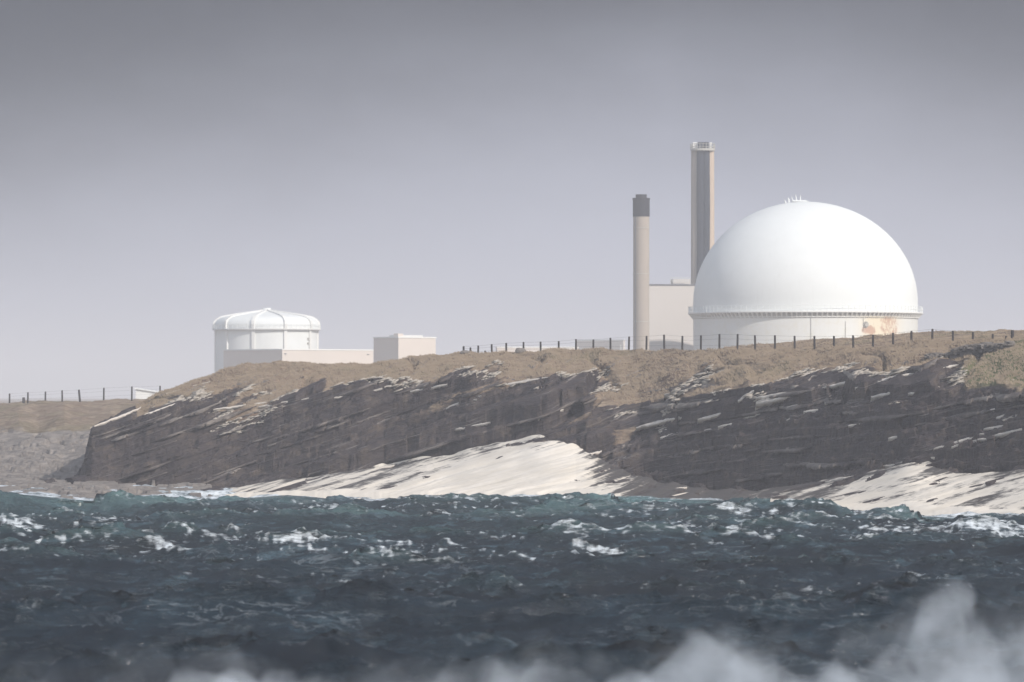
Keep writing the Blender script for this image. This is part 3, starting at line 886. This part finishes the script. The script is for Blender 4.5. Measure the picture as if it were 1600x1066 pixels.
bm = bmesh.new()
wl_ = [(1452, 566), (1470, 556), (1488, 548), (1505, 542), (1522, 539), (1540, 537), (1558, 539), (1570, 536), (1580, 532)]
wall0 = P(1520, 565, crest_D(1520) - 3)
for i in range(760):
    f = random.random()
    pxx = 1452 + f * 128
    yt = np.interp(pxx, [a for a, b in wl_], [b for a, b in wl_])
    Dw = crest_D(pxx) - 3.4 - 3.2 * (1 - f) + random.uniform(-.35, .35)
    g0 = ground_at(pxx, Dw) - .05
    ztop = zz(yt, Dw) + random.uniform(-.12, .05)
    z_ = g0 + random.random() * max(ztop - g0, .15)
    s_ = random.uniform(.12, .38)
    c = Vector(((pxx - 800) / F * Dw, Dw, z_)) - wall0
    stone_block(bm, c, (s_ * 1.7, s_, s_ * random.uniform(.25, .5)), random.uniform(-.4, .4), random.uniform(-.15, .15) - .1)
wl = finish('drystone_wall', bm, M_stone)
wl.location = wall0
tag(wl, 'ruined wall of stacked grey flat stones at the right end of the clifftop fence', 'stone wall')

# small rocks on the turf line
def boulder(px_, Dv, s, label):
    bm = bmesh.new()
    bmesh.ops.create_icosphere(bm, subdivisions=3, radius=1.0)
    for v in bm.verts:
        n_ = v.co.normalized()
        k = 1 + .22 * math.sin(n_.x * 3.1 + px_) * math.cos(n_.y * 2.7 + 1) + random.uniform(-.05, .05)
        v.co = Vector((v.co.x * s[0] * k, v.co.y * s[1] * k, max(v.co.z, -.5) * s[2] * k))
    o = finish('boulder', bm, M_stone)
    o.location = ((px_ - 800) / F * Dv, Dv, ground_at(px_, Dv) + s[2] * .35)
    return tag(o, label, 'boulder')


boulder(814, crest_D(814) - .6, (.42, .35, .28), 'rounded boulder on the skyline under the fence, left of the grey block')
boulder(727, crest_D(727) - .9, (.35, .3, .2), 'small stone at the foot of the leftmost thick fence post')

# ------------------------------------------------------------------ the great dome
DD = 940.0
mpp = DD / F
dc = P(1258.5, 490.5, DD)           # centre of the sphere, level with the walkway
RD = 175.2 * mpp
zg = 5.2
dome = empty('containment_dome', (dc.x, DD + RD, zg))
dome.location.y = DD
tag(dome, 'huge smooth white dome on a white drum with rust stains, right of the two chimneys', 'dome')
hz = dc.z - zg
bm = bmesh.new()
prof = [(RD * 1.003, 0.0)] + [(RD * math.cos(a), 2 + (RD - 2) * math.sin(a)) for a in np.linspace(0, PI / 2 - .004, 64)]
rg = lathe(bm, prof, 160)
bm.faces.new(rg[-1])
o = finish('dome_shell', bm, M_white, dome, True); o.location = (0, 0, hz)
bm = bmesh.new()
lathe(bm, [(RD * 1.0, -hz - 1.0), (RD * 1.0, -0.9), (RD * 1.012, -0.9), (RD * 1.012, -0.75), (RD * 1.0, -0.75), (RD * 1.0, 0)], 160)
o = finish('drum_wall', bm, M_domewall, dome); o.location = (0, 0, hz)
RW = 183.5 * mpp
bm = bmesh.new()
lathe(bm, [(RD + .003, -.05), (RW, -.05), (RW, .16), (RD + .003, .16)], 160)
o = finish('walkway', bm, M_whitetrim, dome); o.location = (0, 0, hz)
bm = bmesh.new()
lathe(bm, [(RD + .01, 4.9), (RD * .975, 4.9)], 8); bm.free()
# conical soffit panel behind the brackets
bm = bmesh.new()
lathe(bm, [(RD + .02, -1.0), (RD + .30, -0.62), (RD + .30, -.06)], 160)
o = finish('soffit', bm, M_ring, dome, True); o.location = (0, 0, hz)


def bracket_bm(bm, a):
    ca, sa = math.cos(a), math.sin(a)
    tx = Vector((-sa, ca, 0)) * .13
    r0_, r1_ = RD + .05, RW - .05
    q = [Vector((r0_ * ca, r0_ * sa, -1.0)), Vector((r1_ * ca, r1_ * sa, -.052)), Vector((r0_ * ca, r0_ * sa, -.052))]
    A_ = [bm.verts.new(v - tx) for v in q]; B_ = [bm.verts.new(v + tx) for v in q]
    bm.faces.new(A_); bm.faces.new(B_[::-1])
    for i in range(3):
        j = (i + 1) % 3
        bm.faces.new((A_[i], B_[i], B_[j], A_[j]))


NB = 144
front_b = [i for i in range(NB) if math.sin(2 * PI * i / NB) < .35][:96]
bmr = bmesh.new()
b0 = bmesh.new(); bracket_bm(b0, 0.0)
bsrc = finish('bracket', b0, M_whitetrim, dome); bsrc.location = (0, 0, hz)
first = True
for i in range(NB):
    a = 2 * PI * i / NB
    if i in front_b:
        if first: o = bsrc; first = False
        else:
            o = bsrc.copy(); S.collection.objects.link(o); o.parent = dome
        o.rotation_euler = (0, 0, a)
    else: bracket_bm(bmr, a)
o = finish('bracket', bmr, M_whitetrim, dome); o.location = (0, 0, hz); o['kind'] = 'stuff'
bm = bmesh.new()
for i in range(120):
    a = 2 * PI * i / 120
    c = (RW - .12)
    cyl(bm, (c * math.cos(a), c * math.sin(a), .16), (c * math.cos(a), c * math.sin(a), 1.25), .045, n=5)
for zr in (.7, 1.25):
    rr_ = RW - .12
    pts = [(rr_ * math.cos(2 * PI * i / 120), rr_ * math.sin(2 * PI * i / 120), zr) for i in range(121)]
    for a, b in zip(pts, pts[1:]): cyl(bm, a, b, .03, n=4)
o = finish('railing', bm, M_white, dome); o.location = (0, 0, hz)
# round port with an open hatch, and cable runs on the drum
ang = math.asin((1342 - 1258.5) / 175.2)
nx, ny = math.sin(ang), -math.cos(ang)
bm = bmesh.new()
cz = (490.5 - 509.5) * mpp
cyl(bm, (nx * (RD - .1), ny * (RD - .1), cz), (nx * (RD + .35), ny * (RD + .35), cz), .36, n=20)
for k_ in range(18):
    t0 = 2 * PI * k_ / 18; t1 = 2 * PI * (k_ + 1) / 18
    ux = Vector((-ny, nx, 0)); uz = Vector((0, 0, 1)); cc = Vector((nx, ny, 0)) * (RD + .12) + Vector((0, 0, cz))
    cyl(bm, cc + ux * .5 * math.cos(t0) + uz * .5 * math.sin(t0), cc + ux * .5 * math.cos(t1) + uz * .5 * math.sin(t1), .09, n=6)
o = finish('port', bm, M_ring, dome); o.location = (0, 0, hz)
for pxx, y0, y1 in ((1257, 497, 524), (1310, 505, 522), (1338, 500, 506)):
    ang = math.asin((pxx - 1258.5) / 175.2); nx, ny = math.sin(ang), -math.cos(ang)
    bm = bmesh.new()
    cyl(bm, (nx * (RD + .06), ny * (RD + .06), (490.5 - y1 - 14) * mpp), (nx * (RD + .06), ny * (RD + .06), (490.5 - y0) * mpp), .05, n=6)
    o = finish('cable_pipe', bm, M_ring, dome); o.location = (0, 0, hz)
# gear on the crown
crown = empty('crown_gear', (0, 0, hz)); crown.parent = dome
bm = bmesh.new()
xoff = lambda p_: (p_ - 1258.5) * mpp
zs = lambda p_: 2 + (RD - 2) * math.sqrt(max(0, 1 - (xoff(p_) / RD) ** 2))
zy = lambda y_: (490.5 - y_) * mpp
box(bm, (xoff(1249), 0, zs(1249) + .15), (2.6, 1.6, .3), bevel=.05)
box(bm, (xoff(1258), 0, zy(314.6)), (1.4, 1.0, .12), bevel=.03)
crown_o = finish('platform', bm, M_white, crown)
for p_, yt, r_ in ((1228, 312.0, .22), (1233.3, 308.5, .26), (1239, 306.8, .13), (1245, 304.2, .15), (1250.7, 304.6, .14)):
    bm = bmesh.new()
    zb = zs(p_) - .1
    cyl(bm, (xoff(p_), random.uniform(-.4, .4), zb), (xoff(p_) - .15 * (p_ < 1248), 0, zy(yt) - .3), r_, r_ * .6, 8)
    cyl(bm, (xoff(p_) - .15 * (p_ < 1248), 0, zy(yt) - .3), (xoff(p_) - .2 * (p_ < 1248), 0, zy(yt)), r_ * .6, .03, 8)
    finish('vent_pipe', bm, M_white, crown, True)

# ------------------------------------------------------------------ chimneys
def chimney_short():
    Dk = 900.0; m_ = Dk / F
    b = P(1002, 340, Dk)
    root = empty('chimney', (b.x, Dk, zg))
    tag(root, 'shorter slim concrete chimney with a black top, standing left of the taller one', 'chimney')
    r = 12.6 * m_; zt = zz(338.5, Dk) - zg; zc = zz(309.5, Dk) - zg; z1 = zz(304, Dk) - zg
    bm = bmesh.new(); lathe(bm, [(r * 1.03, -1), (r * 1.0, zt * .5), (r, zt)], 40); finish('shaft', bm, M_concrete, root, True)
    for f in (.22, .45, .70, .94):
        bm = bmesh.new(); lathe(bm, [(r * 1.015, zt * f - .07), (r * 1.045, zt * f - .05), (r * 1.045, zt * f + .05), (r * 1.01, zt * f + .07)], 40)
        finish('band', bm, M_ring, root)
    bm = bmesh.new(); rg_ = lathe(bm, [(r * .98, zt - .02), (r * 1.05, zt), (r * 1.05, zc - .35), (r * 1.10, zc - .3), (r * 1.10, zc), (r * .7, zc)], 40); finish('black_collar', bm, M_cap, root)
    bm = bmesh.new(); rg_ = lathe(bm, [(r * .69, zc - .1), (r * .69, z1), (r * .6, z1), (r * .6, zc - .1)], 32); finish('flue_lip', bm, M_cap, root)
    bm = bmesh.new()
    cyl(bm, (-r * .72, -r * .78, 0), (-r * .72, -r * .78, zt), .09, n=6)
    finish('ladder_rail', bm, M_dark, root)


def chimney_tall():
    Dk = 1000.0; m_ = Dk / F
    b = P(1098, 340, Dk)
    root = empty('chimney', (b.x, Dk, zg))
    tag(root, 'taller chimney with dark flues between two pale shafts, partly behind the big dome', 'chimney')
    zt = zz(235, Dk) - zg
    rp = 8.4 * m_
    for side, mt in ((-1, M_concrete), (1, M_concrete_lit)):
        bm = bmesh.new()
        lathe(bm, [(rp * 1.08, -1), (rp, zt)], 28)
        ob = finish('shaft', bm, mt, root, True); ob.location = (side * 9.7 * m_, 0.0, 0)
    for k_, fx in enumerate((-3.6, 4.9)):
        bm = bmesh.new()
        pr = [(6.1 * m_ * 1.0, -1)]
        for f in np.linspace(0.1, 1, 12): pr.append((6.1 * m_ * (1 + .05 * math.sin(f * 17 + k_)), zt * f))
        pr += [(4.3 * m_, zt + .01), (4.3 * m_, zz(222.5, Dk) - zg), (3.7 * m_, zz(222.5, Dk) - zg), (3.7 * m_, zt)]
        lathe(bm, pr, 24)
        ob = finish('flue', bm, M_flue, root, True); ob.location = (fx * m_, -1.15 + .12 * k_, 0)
    bm = bmesh.new()
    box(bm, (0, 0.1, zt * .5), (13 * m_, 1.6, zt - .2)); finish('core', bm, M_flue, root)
    bm = bmesh.new(); lathe(bm, [(9 * m_, zt), (19.3 * m_, zt - .1), (19.3 * m_, zt + .35), (9 * m_, zt + .25)], 32)
    finish('top_platform', bm, M_ring, root)
    bm = bmesh.new()
    rr_ = 19 * m_
    for i in range(24):
        a = 2 * PI * i / 24
        cyl(bm, (rr_ * math.cos(a), rr_ * math.sin(a), zt), (rr_ * math.cos(a), rr_ * math.sin(a), zt + 1.25), .05, n=5)
        a2 = 2 * PI * (i + 1) / 24
        for zr in (.65, 1.25): cyl(bm, (rr_ * math.cos(a), rr_ * math.sin(a), zt + zr), (rr_ * math.cos(a2), rr_ * math.sin(a2), zt + zr), .05, n=5)
    finish('railing', bm, M_ring, root)
    for pxo, wd_ in ((-12, 7.5), (12.5, 3.5)):
        bm = bmesh.new(); box(bm, (pxo * m_, -.4, zt + .9), (wd_ * m_, .9, 1.3), bevel=.06); finish('cabinet', bm, M_whitetrim, root)


chimney_short(); chimney_tall()

# ------------------------------------------------------------------ buildings
def hall(name, label, cornerpx, ytop, Dk, wl_px, wr_px, m, yaw=42.0, trim=None, cat='building'):
    """box building seen on its corner; left face in shade, right face in sun"""
    mp_ = Dk / F
    a = wl_px * mp_ / math.cos(R(90 - yaw)) if wl_px else 6.0
    b = wr_px * mp_ / math.cos(R(yaw))
    c = P(cornerpx, ytop, Dk)
    root = empty(name, (c.x, Dk, 4.2), 0)
    tag(root, label, cat)
    H = c.z - 4.2
    th = R(yaw)
    # right-hand wall runs right and away, left-hand wall runs left and away
    ur = Vector((math.cos(th), math.sin(th), 0)); ul = Vector((-math.sin(th), math.cos(th), 0))
    ctr = ur * b / 2 + ul * a / 2
    bm = bmesh.new(); box(bm, ctr + Vector((0, 0, H / 2)), (b, a, H), th)
    finish('wall', bm, m, root)
    bm = bmesh.new(); box(bm, ctr + Vector((0, 0, H + .12)), (b + .24, a + .24, .28), th)
    finish('roof_edge', bm, trim or m, root)
    return root, ur, ul, H, mp_, a, b


# tall hall between the chimneys
h1, ur, ul, H, mp_, a_, b_ = hall('reactor_hall', 'tall plain pale hall joining the short chimney to the big dome', 1014, 446, 975, 4, 95, M_hall, 12, M_dark)
bm = bmesh.new()
for k_ in range(9):
    p_ = ur * ((1050 - 1015 + k_ * 4) * mp_) + Vector((0, .5, H + .26))
    cyl(bm, p_, p_ + Vector((0, 0, 1.2)), .06, n=5)
for zr in (.6, 1.2): cyl(bm, ur * (35 * mp_) + Vector((0, .5, H + .26 + zr)), ur * (67 * mp_) + Vector((0, .5, H + .26 + zr)), .05, n=5)
finish('roof_railing', bm, M_rib, h1)
bm = bmesh.new(); box(bm, ur * (52 * mp_) + Vector((0, 3, H + .75)), (3.4, 2.2, 1.0), .2, .05); finish('roof_hatch', bm, M_hall, h1)

h2, ur, ul, H, mp_, a_, b_ = hall('long_building', 'long low cream building with a grey end wall in front of the small domed drum', 441, 547, 1150, 98, 139, M_cream, 42, M_whitetrim)
for f in (.035, .94):
    bm = bmesh.new(); box(bm, ur * (b_ * f) + Vector((-.1 * ur.y, .0, H - .85)) - Vector((-ur.y, ur.x, 0)) * .12 * -1 * -1, (.55, .3, .16), R(42)); finish('wall_lamp', bm, M_dark, h2)
h3, ur, ul, H, mp_, a_, b_ = hall('block_building', 'square cream block building with a parapet, right of the long low building', 622.5, 528, 1100, 40, 57.5, M_cream, 42, M_whitetrim)
bm = bmesh.new(); box(bm, ur * 1.3 + ul * 1.5 + Vector((0, 0, H + .55)), (1.5, 1.5, .8), R(42), .04); finish('roof_cabin', bm, M_cream, h3)
bm = bmesh.new(); box(bm, ur * (b_ * .45) + ul * 3 + Vector((0, 0, H + .42)), (b_ * .7, 2.5, .45), R(42)); finish('roof_light', bm, M_rib, h3)
h4, *_r = hall('low_building', 'very low long white building behind the clifftop fence, left of the chimneys', 777, 543.5, 1180, 2, 127, M_cream, 8, M_whitetrim)
h5, *_r = hall('grey_building', 'plain grey block just left of the shorter chimney', 903.5, 533, 1300, 3, 72, M_hall, -38, M_rib)


# the small domed drum
def small_drum():
    Dk = 1260.0; m_ = Dk / F
    c = P(416.5, 514, Dk)
    root = empty('domed_drum', (c.x, Dk, 4.4))
    tag(root, 'white drum with raised ribs and a shallow pointed roof, on the left skyline', 'dome')
    hz_ = c.z - 4.4; r = 81 * m_
    bm = bmesh.new(); lathe(bm, [(r * .975, -1), (r * .975, hz_ - .2)], 100); finish('drum_wall', bm, M_white, root, True)
    prf = [(81, 515.5), (81.5, 509), (80.5, 504), (77.5, 500), (72, 496.6), (62, 494.3), (46, 491.5), (30, 489.2), (17, 487.3), (8, 485.5), (3, 485)]
    prf = [(a * m_, (514 - y) * m_ + hz_) for a, y in prf]
    a0 = R(-90 + 24)

    def gore(a, k):
        t_ = ((a - a0) / R(36)) % 1.0
        return 1 - 0.028 * math.sin(PI * t_) * (1 if k > 1 else 0.15)
    bm = bmesh.new(); rg_ = lathe(bm, prf, 200, gore); bm.faces.new(rg_[-1]); finish('roof', bm, M_white, root, True)
    bm = bmesh.new(); lathe(bm, [(r * .96, hz_ - .35), (r * 1.045, hz_ - .35), (r * 1.045, hz_ - .1), (r * .96, hz_ - .1)], 100); finish('walkway', bm, M_rib, root)
    bm = bmesh.new(); rr_ = r * 1.04
    for i in range(60):
        a = 2 * PI * i / 60; a2 = 2 * PI * (i + 1) / 60
        cyl(bm, (rr_ * math.cos(a), rr_ * math.sin(a), hz_ - .1), (rr_ * math.cos(a), rr_ * math.sin(a), hz_ + 1.0), .05, n=4)
        cyl(bm, (rr_ * math.cos(a), rr_ * math.sin(a), hz_ + 1), (rr_ * math.cos(a2), rr_ * math.sin(a2), hz_ + 1.0), .04, n=4)
    finish('railing', bm, M_white, root)
    for i in range(10):
        a = a0 + R(36) * i
        bm = bmesh.new()
        pts = [(r * .975, -1), (r * .975, hz_ - .2)] + prf
        hw = .38
        prev = None
        for (rr2, z2) in pts:
            k_ = .38
            o_ = [bm.verts.new(((rr2 + (k_ if z2 < hz_ + 2 else .12)), s_ * hw, z2 + (0 if z2 < hz_ + 1 else .28))) for s_ in (-1, 1)]
            i_ = [bm.verts.new((rr2 - .1, s_ * hw, z2)) for s_ in (-1, 1)]
            if prev:
                po, pi_ = prev
                bm.faces.new((po[0], po[1], o_[1], o_[0])); bm.faces.new((po[0], o_[0], i_[0], pi_[0])); bm.faces.new((po[1], pi_[1], i_[1], o_[1]))
            prev = (o_, i_)
        ob = finish('rib', bm, M_whitetrim, root); ob.rotation_euler = (0, 0, a)
    bm = bmesh.new(); cyl(bm, (0, 0, prf[-1][1] - .4), (0, 0, prf[-1][1] + .55), 1.3, 1.0, 20); finish('apex_cap', bm, M_white, root)
    for yy_ in (530, 537):
        an = R(-90 + 60 - 3); bm = bmesh.new()
        box(bm, (0, 0, 0), (.5, .5, .5), an); ob = finish('wall_box', bm, M_ring, root)
        ob.location = (math.cos(an) * r * .98, math.sin(an) * r * .98, hz_ - (yy_ - 514) * m_)


small_drum()


def shed(label, pxl, pxr, yl, yr, Dk, depth, yb):
    m_ = Dk / F
    a = P(pxl, yl, Dk); b = P(pxr, yr, Dk)
    root = empty('low_shed', ((a.x + b.x) / 2, Dk, 4.3)); tag(root, label, 'shed')
    ww = b.x - a.x
    z0 = 0.0; zl = a.z - 4.3; zr = b.z - 4.3
    v = [(-ww / 2, 0, z0), (ww / 2, 0, z0), (ww / 2, 0, zr - .2), (-ww / 2, 0, zl - .2)]
    bm = bmesh.new()
    A_ = [bm.verts.new(q) for q in v]; B_ = [bm.verts.new((q[0], depth, q[2])) for q in v]
    bm.faces.new(A_); bm.faces.new(B_[::-1])
    for i in range(4): bm.faces.new((A_[i], B_[i], B_[(i + 1) % 4], A_[(i + 1) % 4]))
    finish('wall', bm, M_whitetrim, root)
    v = [(-ww / 2 - .3, zl - .197), (ww / 2 + .3, zr - .197), (ww / 2 + .3, zr), (-ww / 2 - .3, zl)]
    bm = bmesh.new()
    A_ = [bm.verts.new((q[0], -.3, q[1])) for q in v]; B_ = [bm.verts.new((q[0], depth + .3, q[1])) for q in v]
    bm.faces.new(A_); bm.faces.new(B_[::-1])
    for i in range(4): bm.faces.new((A_[i], B_[i], B_[(i + 1) % 4], A_[(i + 1) % 4]))
    finish('roof', bm, M_white, root)


shed('white shed with a sloping roof just left of the rocky slope, behind the far fence', 212, 246, 606, 612, 900, 8, 628)
shed('small white roof peeping over the slope below the small domed drum', 346, 372, 579, 575, 1000, 6, 590)
# thin white pole by the short chimney
bm = bmesh.new()
pp = P(970, 540, 620)
cyl(bm, (0, 0, -1), (0, 0, pp.z - 7.0), .05, .04, 8); box(bm, (0, 0, pp.z - 7.0), (.16, .16, .12), bevel=.02)
o = finish('marker_pole', bm, M_white); o.location = (pp.x, 620, 7.0)
tag(o, 'thin white pole standing behind the fence, left of the shorter chimney', 'pole')

# ------------------------------------------------------------------ spray flung up in the foreground
def spray(name, label, prof, D0, thick_, seed, dens):
    rs = random.Random(seed)
    bm = bmesh.new()
    lo, hi = prof[0][0], prof[-1][0]
    p_ = lo
    while p_ < hi:
        y = np.interp(p_, [a for a, b in prof], [b for a, b in prof]) + rs.uniform(-16, 22)
        Dk = D0 + rs.uniform(-thick_, thick_)
        r = rs.uniform(.14, .34)
        zt = zz(y, Dk)
        z = zt - r
        x = (p_ - 800) / F * Dk
        while z > 0:
            bmesh.ops.create_icosphere(bm, subdivisions=1, radius=r * 1.08, matrix=Matrix.Translation((x + rs.uniform(-.2, .2), Dk + rs.uniform(-.3, .3), z)))
            z -= r * 1.0; r = min(r * 1.25, 1.5)
        p_ += rs.uniform(9, 22)
    me = bpy.data.meshes.new(name + '_src'); bm.to_mesh(me); bm.free()
    tmp = bpy.data.objects.new('tmp_spray', me); S.collection.objects.link(tmp)
    md = tmp.modifiers.new('r', 'REMESH'); md.mode = 'VOXEL'; md.voxel_size = 0.16
    dg = bpy.context.evaluated_depsgraph_get()
    me2 = bpy.data.meshes.new_from_object(tmp.evaluated_get(dg)); me2.name = name
    bpy.data.objects.remove(tmp)
    m = bpy.data.materials.new('sea_spray_' + str(seed)); m.use_nodes = True
    m.node_tree.nodes.clear(); t = NT(m.node_tree)
    out = t.n('ShaderNodeOutputMaterial')
    tcd = t.n('ShaderNodeNewGeometry').outputs['Position']
    nz = t.math('ADD', t.math('MULTIPLY', t.noise(tcd, 0.75, 3, 0.5), 0.5), t.math('MULTIPLY', t.noise(tcd, 2.2, 6, 0.72), 0.5))
    v = t.n('ShaderNodeVolumePrincipled', Color=(0.88, 0.94, 1.0, 1), Density=t.ramp(nz, 0.44, 0.64, dens * 0.02, dens), Anisotropy=0.0)
    m.node_tree.links.new(v.outputs[0], out.inputs['Volume'])
    o = link(name, me2, m)
    tag(o, label, 'spray', kind='stuff')
    return o


spray('sea_spray', 'white sea spray thrown up across the bottom of the view from a wave breaking on unseen rocks',
      [(-150, 1075), (150, 1068), (300, 1050), (420, 1048), (600, 1060), (700, 1060), (755, 1035), (800, 1024), (850, 1012), (885, 1052), (940, 1052), (1000, 1035), (1060, 1000), (1100, 972),
       (1150, 978), (1200, 1036), (1260, 1030), (1320, 1036), (1380, 1022), (1420, 985), (1445, 925), (1470, 896), (1500, 920), (1550, 960), (1620, 975), (1800, 990)], 60.0, 2.0, 3, 1.0)

spray('spray_mist', 'thin bluish mist of blown spray drifting low over the nearest water, behind the splash',
      [(-250, 1035), (0, 1000), (150, 1010), (350, 1000), (500, 1020), (700, 1010), (820, 985), (950, 1000), (1100, 955), (1250, 985), (1380, 960), (1440, 905), (1480, 890), (1540, 915), (1620, 925), (1850, 930)], 68.0, 2.5, 9, 0.12)

# ------------------------------------------------------------------ haze
bm = bmesh.new()
x0, x1, y0, y1, z0, z1 = -4500, 4500, -260, 9500, -6.0, 62.0
box(bm, ((x0 + x1) / 2, (y0 + y1) / 2, (z0 + z1) / 2), (x1 - x0, y1 - y0, z1 - z0))
mh = bpy.data.materials.new('sea_haze'); mh.use_nodes = True
mh.node_tree.nodes.clear(); t = NT(mh.node_tree)
out = t.n('ShaderNodeOutputMaterial')
v = t.n('ShaderNodeVolumePrincipled', Color=(0.925, 0.94, 0.99, 1), Density=0.00042, Anisotropy=0.0)
mh.node_tree.links.new(v.outputs[0], out.inputs['Volume'])
o = finish('haze', bm, mh)
tag(o, 'pale salt haze filling the air over the sea and the coast', 'haze', kind='stuff')
